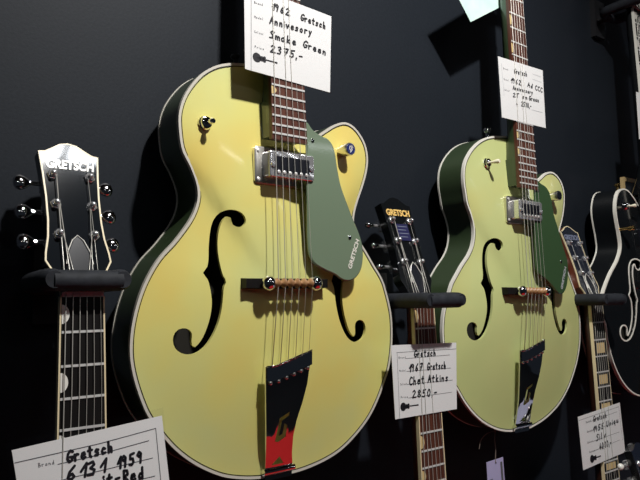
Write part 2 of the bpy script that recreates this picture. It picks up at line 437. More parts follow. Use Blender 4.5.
        for k in (1, 3, 5, 7, 9, 12, 15, 17):
            va, vb = SCALE * 2 ** (-k / 12), SCALE * 2 ** (-(k - 1) / 12); vm, hl = (va + vb) / 2, (vb - va) / 2
            b = MB()
            if inlay == 'thumb':
                r = min(hl * .72, .0095)
                pts = [(-g.hw(vm) + .0004 + .0075 * math.sin(math.pi * q / 12), vm + r * math.cos(math.pi * q / 12)) for q in range(13)]
            elif inlay == 'block' and k > 1:
                wq = g.hw(vm) * .66; pts = [(-wq, vm - hl * .62), (wq, vm - hl * .62), (wq, vm + hl * .62), (-wq, vm + hl * .62)]
            else: continue
            b.loft([[g.N(u, v, -.0004) for u, v in pts], [g.N(u, v, .00025) for u, v in pts]]).build('inlay', m_inlay, fb)
        nut = MB(); g.nbox(nut, lambda v: -.0207, lambda v: .0207, SCALE - .0005, SCALE + .0048, -.006, .0022); nut.build('nut', M_pearl, root)
    def head(g, m_face, m_side, m_bind=None, tilt=15, logo=None, m_logo=None, btn=None, cover=True, strings=True, bs=1.05, hs=1, us=1):
        root = g.root; tl = math.radians(tilt); o = (SCALE, g.nfb(SCALE) - .001)
        def Hd(u, w, e):
            w, u = w * hs, u * us
            return g.F(u, o[0] + w * math.cos(tl) + e * math.sin(tl), o[1] - w * math.sin(tl) + e * math.cos(tl))
        g.Hd = Hd
        half = HEAD; pts = [(-u, w) for u, w in reversed(half)] + half[1:]
        MB().loft([[Hd(u, w, -.0145) for u, w in pts], [Hd(u, w, -.0012) for u, w in pts]]).build('headstock', m_side, root)
        fp = inset(pts, .0015 if m_bind else 0.0001)
        MB().loft([[Hd(u, w, -.002) for u, w in fp], [Hd(u, w, 0) for u, w in fp]]).build('headstock_face', m_face, root)
        if m_bind:
            q = inset(pts, -.0003)
            MB().loft([[Hd(*a, -.0022) for a in q], [Hd(*a, .0003) for a in q], [Hd(*a, .0003) for a in fp], [Hd(*a, -.0022) for a in fp], [Hd(*a, -.0022) for a in q]], True, False).build('headstock_binding', m_bind, root)
        nrm = (Hd(0, 0, 1) - Hd(0, 0, 0)); ux = Hd(1, 0, 0) - Hd(0, 0, 0); wx = Hd(0, 1, 0) - Hd(0, 0, 0)
        posts = []
        for s in (-1, 1):
            for i, w in enumerate((.1355, .1012, .0670)):
                u = s * (.0195 - .0008 * i); posts.append((s, i, u, w))
                t = MB()
                lathe(t, Hd(u, w, 0), nrm, [(.0060, 0), (.0060, .0020), (.0048, .0034), (.0032, .0040)], 6)
                lathe(t, Hd(u, w, .002), nrm, [(.0031, 0), (.0031, .0055), (.0027, .0066), (.0016, .0073), (.0004, .0075)], 14)
                # housing and shaft behind
                t.tube([Hd(u, w, -.022), Hd(s * .037, w, -.022)], .0026, 8)
                q = [(u - .007, w - .009), (u + .007, w - .009), (u + .007, w + .009), (u - .007, w + .009)]
                t.loft([[Hd(*a, -.026) for a in q], [Hd(*a, -.0145) for a in q]])
                tu = t.build('tuner', M_polish, root, True)
                b = MB(); prof = [(.0005, 0), (.0035, .0002), (.0045, .002), (.0072, .006), (.0085, .0105), (.0072, .0145), (.004, .0168), (.0004, .0172)]
                cx = Hd(s * .036, w, -.022)
                rg = []
                for r, h in prof:
                    rg.append([cx + ux * (s * h) + (wx * (r * bs * math.cos(2 * math.pi * z / 18)) + nrm * (r * .62 * math.sin(2 * math.pi * z / 18))) for z in range(18)])
                b.loft(rg).build('tuner_button', btn or M_chrome, tu, True)
        if cover:
            cp = [(0, .066), (.006, .060), (.0112, .048), (.0135, .034), (.0135, .012), (-.0135, .012), (-.0135, .034), (-.0112, .048), (-.006, .060)]
            ci = inset(cp, .0016)
            MB().loft([[Hd(u, w, 0) for u, w in cp], [Hd(u, w, .0020) for u, w in cp], [Hd(u, w, .0024) for u, w in ci]]).build('truss_rod_cover', M_pickblack, root)
            q = MB(); rim = [Hd(u, w, .0026) for u, w in cp[6:] + cp[:4]]; q.tube(rim, .0006, 6); q.build('cover_glint', M_pearl, root)  # pale tube stands in for the highlight line on the cover
        if logo:
            block_text('logo', logo, Hd(-.0255, .1445, .0003), ux, wx, .0145, m_logo, root, .0004, .035, .15, .051)
        g.posts = posts
    def strings(g, saddle_n=.0412, low=(), tail=None, m=None, zone=(.36, .62)):
        for k in range(6):
            f = k / 5 * 2 - 1; r = .00054 - .00006 * k
            drop = -.0019 if k in low else 0
            a = g.F(f * .0172, SCALE + .001, g.nfb(SCALE) + .0024); b = g.F(f * .0258, 0, saddle_n)
            path = []
            # up to its post
            s = -1 if k < 3 else 1; i = (2 - k) if k < 3 else (k - 3)
            for ps in g.posts:
                if ps[0] == s and ps[1] == (2 - i): path.append(g.Hd(ps[2] - s * .003, ps[3], .0045))
            path.append(a)
            mid = a.lerp(b, .45)
            if drop:
                for t in (zone[0] - .06, zone[0], zone[1], zone[1] + .06): path.append(a.lerp(b, t) + (Vector((0, -drop, 0)) if t in zone else Vector()))
            path.append(b)
            if tail: path.append(g.F(*tail(k)))
            MB().tube(path, r, 6).build('string', m or M_steel, g.root, 'all')

def pick_guard(g, pts, n, material, edge):
    p = smooth_poly(pts, 140); q = inset(p, .0016)
    pl = MB(); pl.loft([[g.F(*a, n - .003) for a in p], [g.F(*a, n - .0012) for a in p], [g.F(*a, n) for a in q]], True, False)
    V, T = triangulate(q); k = len(pl.v)
    pl.add([g.F(*a, n) for a in V], T)
    V, T = triangulate(p); pl.add([g.F(*a, n - .003) for a in V], T)
    o = pl.build('pickguard', material, g.root)
    return o
def pickup(g, u, v, m_ring=None, m_cover=None):
    """single pickup on its mounting ring: ring, cover, black window, pole screws, corner screws"""
    r = g.root; n0 = g.arch(0, v) + .0005
    def rr(w, h, rad, n, uo=0, vo=0, k=6):
        P = []
        for cx, cy, a0 in ((w - rad, h - rad, 0), (-w + rad, h - rad, 90), (-w + rad, -h + rad, 180), (w - rad, -h + rad, 270)):
            for q in range(k + 1):
                a = math.radians(a0 + 90 * q / k); P.append(g.F(u + uo + cx + rad * math.cos(a), v + vo + cy + rad * math.sin(a), n))
        return P
    ring = MB().loft([rr(.0455, .0235, .005, n0 - .004), rr(.0455, .0235, .005, n0 + .0035), rr(.044, .022, .004, n0 + .0045)]).build('pickup_ring', m_ring or M_nickel, r, True)
    for a in (-1, 1):
        for b in (-1, 1):
            lathe(MB(), g.F(u + a * .0405, v + b * .018, n0 + .0044), (0, -1, 0), [(.0024, 0), (.0024, .0008), (.0012, .0014)], 12).build('ring_screw', M_fret, ring)
    cov = MB().loft([rr(.0345, .0165, .0035, n0 + .003), rr(.0345, .0165, .0035, n0 + .0200), rr(.0335, .0155, .003, n0 + .0210)]).build('pickup_cover', m_cover or M_polish, r, True)
    MB().loft([rr(.0262, .0098, .002, n0 + .0207), rr(.0262, .0098, .002, n0 + .0215)]).build('pickup_window', M_pickblack, cov)
    for a in (-1, 1):
        lathe(MB(), g.F(u + a * .0295, v - .001, n0 + .0208), (0, -1, 0), [(.0038, 0), (.0036, .0018), (.0015, .0024)], 14).build('height_screw', M_polish, cov, True)
    for k in range(6):
        lathe(MB(), g.F(u - .0215 + k * .0086, v - .0098, n0 + .0210), (0, -1, 0), [(.0023, 0), (.0023, .0012), (.001, .0019)], 12).build('pole_screw', M_fret, cov, True)
def bridge(g, u=0, v=0):
    r = g.root; n0 = float(g.arch(u, v))
    b = MB()
    P = [(-.064, -.0065), (.064, -.0065), (.064, .0065), (-.064, .0065)]
    secs = []
    for i in range(17):
        uu = -.062 + .124 * i / 16; e = .0105 if abs(uu) < .048 else .0085
        secs.append([g.F(u + uu, v - .0065, g.arch(u + uu, v) - .002), g.F(u + uu, v + .0065, g.arch(u + uu, v) - .002), g.F(u + uu, v + .0055, n0 + e), g.F(u + uu, v - .0055, n0 + e)])
    b.loft(secs).build('bridge_base', M_ebony, r)
    s = MB(); rings = []
    for i in range(49):                           # grooved saddle bar
        uu = -.030 + .060 * i / 48; rad = .0044 + .0020 * math.cos(i / 48 * 2 * math.pi * 6 + math.pi)
        rings.append([g.F(u + uu, v + rad * math.cos(q * math.pi / 6), n0 + .0195 + rad * math.sin(q * math.pi / 6)) for q in range(12)])
    s.loft(rings).build('saddle', M_brass, r, True)
    for a in (-1, 1):
        lathe(MB(), g.F(u + a * .0355, v, n0 + .008), (0, -1, 0), [(.003, 0), (.003, .006), (.0088, .0065), (.0094, .009), (.0086, .0125), (.006, .0155), (.003, .017), (.0008, .0175)], 22).build('thumbwheel', M_chrome, r, True)
def tailpiece(g, out, ns, tri, gee):
    """sheet-metal tailpiece with a cut-out letter and a triangular opening, hinged at the rim"""
    r = g.root; vs = [a for a, _ in ns]; nn = [b for _, b in ns]
    nf = lambda u, v: float(np.interp(-v, [-a for a in vs], nn)) - 2 * u ** 2
    o = np.array(out); V, T = triangulate(o, [np.array(tri), np.array(gee)], .004)
    mb = MB(); mb.add([g.F(a, b, nf(a, b)) for a, b in V], T)
    for lp in (o, np.array(tri), np.array(gee)):
        mb.loft([[g.F(a, b, nf(a, b)) for a, b in lp], [g.F(a, b, nf(a, b) - .0022) for a, b in lp]], True, False)
    return mb, nf
def strap_button(g, pos, ax, m, h=.016):
    lathe(MB(), pos, ax, [(.0042, 0), (.0034, .004), (.0034, h * .55), (.0062, h * .7), (.0066, h * .85), (.005, h)], 18).build('strap_button', m, g.root, True)
def toggle(g, u, v, m_tip, tilt=(0, 0), L=.021):
    n0 = float(g.arch(u, v)); p = g.F(u, v, n0)
    t = MB(); lathe(t, p, (0, -1, 0), [(.0086, 0), (.0086, .002), (.0072, .0036), (.0070, .0060), (.0042, .0072)], 20)
    sw = t.build('selector_switch', M_chrome, g.root, True)
    q = g.F(u + tilt[0], v + tilt[1], n0 + L)
    MB().tube([p + Vector((0, -.005, 0)), p.lerp(q, .5), q.lerp(p, .12), q], [.0016, .0024, .0040, .0028], 12).build('switch_tip', m_tip, sw, True)
def knob(g, u, v, dark=M_cap, mark=True):
    n0 = float(g.arch(u, v)); p = g.F(u, v, n0)
    k = lathe(MB(), p, (0, -1, 0), [(.0078, 0), (.0078, .004), (.0088, .0065), (.0090, .019), (.0084, .0205)], 28).build('volume_knob', M_nickel, g.root, True)
    lathe(MB(), p + Vector((0, -.0203, 0)), (0, -1, 0), [(.0074, 0), (.0072, .0008)], 24).build('knob_face', dark, k, True)
    if mark:
        mb = MB(); f = lambda a, b: p + Vector((a, -.0214, b))
        for st in ([(-.001, -.005), (.0012, .005)], [(.0035, .002), (-.002, .0035), (-.003, -.001), (.001, -.003), (.0025, .0), (0, .0005)], [(-.0005, .003), (.0012, .005), (.0026, .0034)]):
            pen(mb, [f(*a) for a in st], .0005, (0, -1, 0))
        mb.build('knob_mark', M_pearl, k)

# -- outlines and hardware in each guitar's own metres
OUT_Y = [(-0.046,0.2772),(-0.0679,0.2732),(-0.089,0.2651),(-0.1069,0.2521),(-0.1219,0.234),(-0.1317,0.2164),(-0.1367,0.1975),(-0.1361,0.1778),(-0.1321,0.1558),(-0.1215,0.137),(-0.1129,0.1156),(-0.112,0.0999),(-0.1189,0.0795),(-0.1402,0.0499),(-0.1606,0.0278),(-0.176,0.0025),(-0.1855,-0.0221),(-0.1917,-0.0503),(-0.1927,-0.0764),(-0.189,-0.0986),(-0.1801,-0.1255),(-0.1714,-0.1442),(-0.1505,-0.1725),(-0.1359,-0.1879),(-0.1172,-0.203),(-0.0956,-0.2162),(-0.0758,-0.2253),(-0.0501,-0.232),(-0.0262,-0.2356),(0.0025,-0.2371),(0.0335,-0.2369),(0.074,-0.2304),(0.1015,-0.2213),(0.1286,-0.2054),(0.1537,-0.1846),(0.1722,-0.1606),(0.1859,-0.1359),(0.1937,-0.1204),(0.2006,-0.0889),(0.2021,-0.0621),(0.2001,-0.0403),(0.1919,-0.0114),(0.1847,0.006),(0.1668,0.029),(0.1528,0.0475),(0.138,0.0649),(0.1315,0.0829),(0.1328,0.0986),(0.1403,0.1192),(0.1494,0.1387),(0.1578,0.1614),(0.1608,0.1811),(0.1569,0.2),(0.1464,0.2149),(0.1323,0.2251),(0.1183,0.2275),(0.1009,0.2217),(0.0838,0.2111),(0.0703,0.2023),(0.0547,0.1946),(0.0396,0.1972),(0.0219,0.2324),(0.0062,0.27),(-0.0111,0.2785),(-0.0295,0.2792)]
OUT_G = [(-0.0107,0.2735),(-0.042,0.2704),(-0.0681,0.2645),(-0.0856,0.2573),(-0.1027,0.2465),(-0.1198,0.2305),(-0.1326,0.2114),(-0.1369,0.195),(-0.137,0.1767),(-0.1335,0.1587),(-0.1304,0.1437),(-0.1212,0.1262),(-0.1151,0.1083),(-0.1143,0.0927),(-0.1191,0.0742),(-0.1297,0.0582),(-0.1458,0.0423),(-0.1604,0.0256),(-0.1735,0.0093),(-0.1817,-0.0095),(-0.1925,-0.0326),(-0.1966,-0.0545),(-0.197,-0.0713),(-0.1918,-0.1121),(-0.1829,-0.1326),(-0.1646,-0.1565),(-0.1482,-0.1768),(-0.1278,-0.196),(-0.1046,-0.212),(-0.0761,-0.2253),(-0.0549,-0.2317),(-0.0303,-0.2358),(0.0213,-0.237),(0.0425,-0.2334),(0.0673,-0.2274),(0.098,-0.2157),(0.1242,-0.201),(0.1515,-0.1777),(0.1695,-0.155),(0.186,-0.1279),(0.1966,-0.0977),(0.2002,-0.0676),(0.1994,-0.0379),(0.195,-0.0138),(0.1859,0.0034),(0.1736,0.0243),(0.1594,0.0468),(0.1407,0.0765),(0.1346,0.099),(0.1416,0.1185),(0.1522,0.1397),(0.161,0.1679),(0.1624,0.1893),(0.1581,0.2041),(0.1478,0.2167),(0.1349,0.2243),(0.1195,0.2268),(0.1009,0.2215),(0.0823,0.2097),(0.0627,0.2008),(0.0441,0.2051),(0.0242,0.2376),(0.0074,0.2663)]
FH = [(-0.0771,0.0883),(-0.084,0.0858),(-0.0899,0.0806),(-0.0948,0.0724),(-0.0983,0.0588),(-0.1005,0.043),(-0.1018,0.0273),(-0.104,0.0187),(-0.1092,0.0125),(-0.104,0.0048),(-0.1009,-0.0076),(-0.0996,-0.023),(-0.1018,-0.0383),(-0.1061,-0.0516),(-0.1112,-0.0627),(-0.1176,-0.0707),(-0.1214,-0.0727),(-0.1239,-0.0685),(-0.1239,-0.0621),(-0.1235,-0.0573),(-0.1265,-0.0526),(-0.1323,-0.0505),(-0.1389,-0.0514),(-0.1437,-0.0556),(-0.1457,-0.0622),(-0.1444,-0.0696),(-0.1404,-0.0753),(-0.1334,-0.0791),(-0.1251,-0.0804),(-0.1167,-0.0786),(-0.1082,-0.0731),(-0.0996,-0.0622),(-0.0922,-0.0471),(-0.0877,-0.031),(-0.0855,-0.0154),(-0.0841,-0.0045),(-0.0809,0.0026),(-0.0845,0.0096),(-0.0877,0.0237),(-0.0894,0.0395),(-0.0885,0.0553),(-0.0849,0.0694),(-0.0804,0.0781),(-0.0767,0.0807),(-0.073,0.0777),(-0.0721,0.0729),(-0.068,0.0688),(-0.0624,0.0679),(-0.0562,0.071),(-0.0543,0.0765),(-0.0562,0.0821),(-0.0609,0.0862),(-0.0693,0.0885)]
FHR = [(-u - .001, v + .001) for u, v in reversed(FH)]
GUARD_Y = [(0.0294,0.2085),(0.0391,0.1998),(0.0514,0.1941),(0.0641,0.191),(0.072,0.1844),(0.0766,0.1737),(0.0796,0.1565),(0.0855,0.1314),(0.094,0.1119),(0.1061,0.0872),(0.1175,0.0662),(0.1222,0.0524),(0.1229,0.0347),(0.119,0.0191),(0.1091,0.0077),(0.0973,0.0033),(0.0844,0.005),(0.0733,0.0111),(0.0546,0.0176),(0.0393,0.025),(0.0319,0.0348),(0.0291,0.0513),(0.0287,0.0823),(0.0285,0.1194),(0.0288,0.1716)]
GUARD_G = [(0.0249,0.1967),(0.0434,0.1917),(0.06,0.1863),(0.069,0.1771),(0.0737,0.1648),(0.0796,0.1395),(0.092,0.1146),(0.1067,0.0822),(0.118,0.057),(0.119,0.0368),(0.1154,0.0165),(0.1068,0.0018),(0.095,-0.0043),(0.0822,-0.0021),(0.0669,0.0083),(0.0434,0.0227),(0.0246,0.0306),(0.0192,0.0405),(0.0181,0.066),(0.0185,0.1071),(0.0209,0.1516)]
TAIL_Y = [(-0.0363,-0.0989),(-0.0246,-0.0988),(-0.0076,-0.0937),(0.0103,-0.0883),(0.0305,-0.0831),(0.0294,-0.1019),(0.026,-0.1249),(0.0197,-0.1473),(0.0153,-0.1598),(0.0126,-0.1689),(0.0098,-0.1877),(0.0126,-0.2085),(0.0177,-0.2274),(-0.0231,-0.2275),(-0.0261,-0.2063),(-0.0298,-0.1822),(-0.0326,-0.1566),(-0.0351,-0.1266)]
TRI = [(-0.0058,-0.2111),(0.0016,-0.2205),(-0.0156,-0.221)]
GEE = [(0.0005,-0.1568),(-0.0131,-0.163),(-0.0166,-0.191),(-0.012,-0.1921),(-0.0022,-0.1868),(-0.0011,-0.1727),(-0.0058,-0.1703),(-0.0073,-0.1827),(-0.012,-0.1847),(-0.0099,-0.1664),(0.0004,-0.1609)]
TAILNS = [((-0.0031,-0.0898)[1], .0315), ((-0.0016,-0.1238)[1], .0288), ((-0.0005,-0.1421)[1], .0270), ((-0.0061,-0.161)[1], .0240), ((-0.0106,-0.1861)[1], .0195), ((-0.0056,-0.2095)[1], .0120), ((-0.0031,-0.2289)[1], .0058)]

def full_hardware(g, tail_dv=0):
    bridge(g, 0, 0)
    mb, nf = tailpiece(g, TAIL_Y, TAILNS, TRI, GEE)
    tp = mb.build('tailpiece', M_chrome, g.root, True)
    # rolled cross bar with string slots, and the hinge barrel at the rim
    P = TAIL_Y[:5]; Q = [(a, b - .019) for a, b in P]
    bar = MB().loft([[g.F(a, b, nf(a, b) - .001) for a, b in P], [g.F(a, b - .001, nf(a, b) + .0030) for a, b in P], [g.F(a, b + .001, nf(a, b) + .0034) for a, b in Q], [g.F(a, b, nf(a, b) + .0004) for a, b in Q]], False, False)
    bar.build('string_bar', M_chrome, tp, True)
    MB().tube([g.F(a, b - .0004, nf(a, b) + .0022) for a, b in P], .0013, 8).build('bar_edge', M_chrome, tp, 'all')
    for k in range(6):
        uu = TAIL_Y[0][0] + .006 + k * (TAIL_Y[4][0] - TAIL_Y[0][0] - .012) / 5
        vv = float(np.interp(uu, [p[0] for p in TAIL_Y[:5]], [p[1] for p in TAIL_Y[:5]])) - .020
        lathe(MB(), g.F(uu, vv, nf(uu, vv) + .001), (0, -1, 0), [(.0026, 0), (.0026, .0016), (.0012, .0026)], 10).build('ball_end', M_nickel, tp, True)
    a, b = TAIL_Y[13], TAIL_Y[12]
    MB().tube([g.F(a[0] - .003, a[1] - .001, .0055), g.F(b[0] + .002, b[1] - .001, .0055)], .0042, 14).build('tailpiece_hinge', M_chrome, tp, True)
    MB().loft([[g.F(u, v, n) for u, n in ((a[0], .004), (b[0], .004), (b[0], .0015), (a[0], .0015))] for v in (a[1] + .002, a[1] - .012)] + [[g.F(u, a[1] - .0135, n) for u, n in ((a[0], -.03), (b[0], -.03), (b[0], -.03), (a[0], -.03))]]).build('tailpiece_bracket', M_chrome, tp)
    def tail(k):
        uu = TAIL_Y[0][0] + .006 + k * (TAIL_Y[4][0] - TAIL_Y[0][0] - .012) / 5
        vv = float(np.interp(uu, [p[0] for p in TAIL_Y[:5]], [p[1] for p in TAIL_Y[:5]]))
        return (uu, vv - .002, nf(uu, vv) + .0036)
    return tail

YR = .69 - .78
# yellow guitar
gy = Guitar(.4776, 1.518, 0, YR, 'hollow_body_guitar', 'large yellow hollow-body guitar with grey-green pickguard and black f-holes')
gy.set_outline(OUT_Y); gy.body(M_yellow, M_dkgreen, M_bind_shaded, M_bind_shaded, [FH, FHR])
gy.neck(M_rose, M_dkgreen, None, 'thumb', M_inlay)
gy.head(M_headblack, M_dkgreen, None, logo='GRETSCH', m_logo=M_goldink)
pickup(gy, .0035, (-0.0099,0.1472)[1])
tail = full_hardware(gy)
gy.strings(low=(1, 4, 5), tail=tail)
pg = pick_guard(gy, GUARD_Y, .029, M_guard, M_edge)
a, b = (0.1003,0.0186), (0.1158,0.0581)
ex = gy.F(*b, 0) - gy.F(*a, 0); ey = Vector((0, -1, 0)).cross(ex)
block_text('logo', 'GRETSCH', gy.F(*a, .0293), ex, ey, .0088, M_white, pg, .0002, .03, 0, ex.length)
for p in ((0.038,0.185), (0.0989,0.0615)):
    lathe(MB(), gy.F(*p, .0288), (0, -1, 0), [(.0028, 0), (.0026, .0010), (.0012, .0014)], 14).build('guard_screw', M_chrome, pg, True)
p = (-0.105,0.1911); toggle(gy, *p, M_chrome, (.001, -.001), .020)
p = (0.1079,0.1842); knob(gy, *p)
p = (0.4353,-0.064,1.8007); strap_button(gy, p, (-.15, 0, 1), M_steelblk)

# pale green guitar
gg = Guitar(.9876, 1.5058, math.radians(.8), YR, 'hollow_body_guitar', 'pale green hollow-body guitar with deep green pickguard and white binding')
gg.set_outline(OUT_G); gg.body(M_green, M_dkgreen, M_white, M_white, [FH, FHR])
gg.neck(M_rose, M_dkgreen, None, 'thumb', M_inlay)
gg.head(M_headblack, M_dkgreen, None, logo='GRETSCH', m_logo=M_goldink)
pickup(gg, .002, (-0.024,0.1401)[1])
tail = full_hardware(gg)
gg.strings(low=(1, 4, 5), tail=tail)
pg = pick_guard(gg, GUARD_G, .029, M_guard_dk, M_edge)
a, b = (0.0963,0.0034), (0.112,0.0438)
ex = gg.F(*b, 0) - gg.F(*a, 0); ey = Vector((0, -1, 0)).cross(ex)
block_text('logo', 'GRETSCH', gg.F(*a, .0293), ex, ey, .0080, M_printlt, pg, .0002, .02, 0, ex.length)
for p in ((0.0957,0.0541), (0.0315,0.1776)):
    lathe(MB(), gg.F(*p, .0288), (0, -1, 0), [(.0026, 0), (.0024, .0010), (.0012, .0014)], 14).build('guard_screw', M_chrome, pg, True)
p = (-0.0799,0.2173); toggle(gg, *p, M_ivory, (.002, -.0005), .026)
p = (0.1055,0.1773); knob(gg, *p, M_pickblack, False)
p = (0.9511,-0.068,1.7776); strap_button(gg, p, (-.1, 0, 1), M_chrome, .018)

# black double-cutaway guitar at the right edge
OUT_K = [(-0.0239,0.1739),(-0.0426,0.1892),(-0.0593,0.1999),(-0.0741,0.2056),(-0.0858,0.2067),(-0.1004,0.2036),(-0.1119,0.1963),(-0.1222,0.1793),(-0.1261,0.1576),(-0.1218,0.1313),(-0.1149,0.1051),(-0.1126,0.0786),(-0.1294,0.0517),(-0.1589,0.0251),(-0.1839,-0.0028),(-0.2024,-0.031),(-0.2114,-0.0628)]
left = OUT_K + [(-.195, -.075), (-.187, -.115), (-.165, -.165), (-.130, -.205), (-.080, -.232), (0, -.240)]
cut = [(-.020, .170), (-.026, .168)]
OUT_B = [(-.024, .176)] + left + [(-u, v) for u, v in reversed(left[:-1])] + [(.024, .176), (0, .178)]
gb = Guitar(1.475, 1.518, 0, YR, 'semi_hollow_guitar', 'glossy black double-cutaway guitar with white binding at the right edge')
gb.set_outline(OUT_B, arch=.012)
gb.body(M_black, M_black, M_white, M_white, [[(u + .005, v - .035) for u, v in FH], [(u - .005, v - .035) for u, v in FHR]], purf=False, bw=.006, fbind=M_white)
gb.neck(M_ebony, M_black, M_white, 'thumb', M_pearl, vend=.150)
gb.head(M_headblack, M_black, M_white, btn=M_gold)
pickup(gb, 0, .10, M_pickblack, M_pickblack); bridge(gb)
gb.strings(low=(1, 4, 5), tail=lambda k: (-.02 + .008 * k, -.09, .022))
tb = MB(); gb.box(tb, -.028, .028, -.236, -.085, .0125, .0215); tb.build('tailpiece', M_gold, gb.root)
p = (-0.0859,0.1685); toggle(gb, *p, M_ivory, (.001, -.001), .022)
p = (-0.1151,0.1173); q = MB(); q.tube([gb.A(*p, .0), gb.A(*p, .030)], .0028, 12); lathe(q, gb.A(*p, .018), (0, -1, 0), [(.004, 0), (.005, .006), (.005, .013), (.004, .014)], 16); q.build('volume_knob', M_gold, gb.root, True)
p = (1.4062,-0.068,1.7256); strap_button(gb, p, (-.1, 0, 1), M_gold, .015)

# lower guitars: their heads and necks show, their bodies hang below the picture
def lower(x0, znut, yrim, label, name, board, shaft, mbind, inlay, minlay, face, headside, hbind, body_m, logo, mlogo, low, zone, btn=None, bindw=.0016, tilt=15, lean=0, bs=1.05, hs=1, us=1):
    g = Guitar(x0, znut - SCALE, lean, yrim, name, label)
    g.set_outline(OUT_Y, 150); g.body(body_m[0], body_m[1], M_white, M_white, [FH, FHR] if name != 'solid_body_guitar' else (), purf=False)
    g.neck(board, shaft, mbind, inlay, minlay, bindw=bindw)
    g.head(face, headside, hbind, tilt=tilt, logo=logo, m_logo=mlogo, btn=btn, bs=bs, hs=hs, us=us)
    pickup(g, 0, .1); bridge(g)
    g.strings(low=low, zone=zone, tail=lambda k: (-.025 + .010 * k, -.09, .034))
    t = MB(); g.box(t, -.032, .032, -.236, -.085, .0185, .0335); t.build('tailpiece', M_nickel, g.root)
    return g
YL = .682 - .78
gj = lower(.2258, 1.5045, YL, 'black guitar with cream-edged black headstock at the left, chrome tuners', 'solid_body_guitar', M_ebony, M_black, M_cream, 'thumb', M_pearl, M_headblack, M_black, M_cream, (M_black, M_black), 'GRETSCH', M_pearl, (1, 2, 3, 4, 5), (.20, .46), M_redbtn, tilt=18.5)
gc = lower(.7265, 1.488, YL, 'black-headed guitar with gold letters and blue badge between the yellow and pale green guitars', 'hollow_body_guitar', M_rose, M_mahog, M_cream, 'thumb', M_inlay, M_black, M_black, None, (M_mahog, M_mahog), 'GRETSCH', M_goldink, (2, 4, 5), (.075, .28), M_redbtn, bs=.55, tilt=19)
gf = lower(1.2150, 1.480, YL, 'guitar with block-inlaid neck and reddish brown headstock edge, right of the pale green guitar', 'hollow_body_guitar', M_ebony, M_dkmahog, M_cream, 'block', M_inlay, M_headblue, M_mahog, M_cream, (M_mahog, M_mahog), 'GRETSCH', M_faint, (2, 4, 5), (.29, .49), M_fret, .0015, tilt=19, hs=.94)
# badge on the gold-lettered headstock
q = [gc.Hd(u, w, .0004) for u, w in ((-.0125, .1025), (.0125, .1025), (.0125, .130), (-.0125, .130))]
b = MB().add(q + [p + Vector((0, -.0010, 0)) for p in q], [(0, 1, 2, 3), (4, 5, 6, 7), (0, 1, 5, 4), (1, 2, 6, 5), (2, 3, 7, 6), (3, 0, 4, 7)]).build('headstock_badge', M_badge, gc.root)
tx = MB()
for k in range(4):
    pen(tx, [gc.Hd(-.010, .1255 - k * .0058, .0016), gc.Hd(.010 - .004 * (k % 2), .1255 - k * .0058, .0016)], .0006, (0, -1, .26))
tx.build('badge_lines', M_faint, b)

# ------------------------------------------------------------------ hangers
def hanger(x, z, label, tip=.622, sp=.031, wall=0.0):
    t = thing('guitar_hanger', (x, 0, z), label, 'hanger', None)
    mb = MB(); mb.hexa([(x - .022, -.012, z - .045), (x + .022, -.012, z - .045), (x + .022, 0, z - .045), (x - .022, 0, z - .045), (x - .022, -.012, z + .045), (x + .022, -.012, z + .045), (x + .022, 0, z + .045), (x - .022, 0, z + .045)])
    mb.build('wall_plate', M_steelblk, t)
    yk = .745 - .78
    MB().tube([(x, -.012, z - .004), (x, yk, z - .004)], .007, 12).build('arm', M_steelblk, t, True)
    for s in (-1, 1):
        y1 = tip - .78
        path = [(x, yk, z - .004), (x + s * sp * .6, yk + .001, z - .003), (x + s * sp * .95, yk - .010, z - .001), (x + s * sp, yk - .028, z), (x + s * sp, y1 + .004, z + .001), (x + s * sp, y1, z + .001)]
        P = smooth_poly(path, 20, False)
        MB().tube([tuple(a) for a in P], [.0095] * 4 + [.0112] * 14 + [.0108, .0085], 16).build('padded_prong', M_foam, t, True)
    MB().tube([(x - sp, tip - .772, z), (x + sp, tip - .772, z)], .0105, 16).build('locking_bar', M_foam, t, True)
    return t
hanger(.2265, 1.520, 'black foam hanger holding the leftmost headstock', .650, .034)
hanger(.7265, 1.493, 'black foam hanger holding the headstock with gold letters', .624, .0335)
hanger(1.215, 1.488, 'black foam hanger under the reddish brown headstock beside the black guitar', .630, .0335)
hanger(.4776, 1.518 + SCALE + .012, 'black foam hanger above the yellow guitar, out at the top', .645, .0335)
hanger(.9876 + SCALE * .019, 1.506 + SCALE + .012, 'black foam hanger above the pale green guitar, out at the top', .645, .0335)
hanger(1.475, 1.518 + SCALE + .010, 'black foam hanger in the top right corner', .64, .0335)

# ------------------------------------------------------------------ price cards
def card(name, q, label, cat='card', mp=None, group='handwritten price cards', sleeve=.004):
    """q: corners TL, TR, BR, BL on the card's plane"""
    q = [Vector(p) for p in q]; c = sum(q, Vector()) / 4
    t = thing(name, tuple((q[2] + q[3]) / 2), label, cat, group)
    nrm = (q[1] - q[0]).cross(q[0] - q[3]).normalized()
    if nrm.y > 0: nrm = -nrm
    k = nrm * .0005
    MB().hexa([p - k for p in q] + [p for p in q]).build('paper', mp or M_paper, t)
    if sleeve:
        ex, ey = (q[1] - q[0]).normalized(), (q[0] - q[3]).normalized()
        s = [q[0] - ex * sleeve * .6 + ey * sleeve, q[1] + ex * sleeve * .3 + ey * sleeve, q[2] + ex * sleeve * .3 - ey * sleeve * .3, q[3] - ex * sleeve * .6 - ey * sleeve * .3]
        MB().add([p + nrm * .00055 for p in s], [(0, 1, 2, 3)]).build('plastic_sleeve', M_film, t, fix=False)
    up = (q[0] - q[3]).normalized()
    return t, nrm, up, (q[0] - q[3]).length
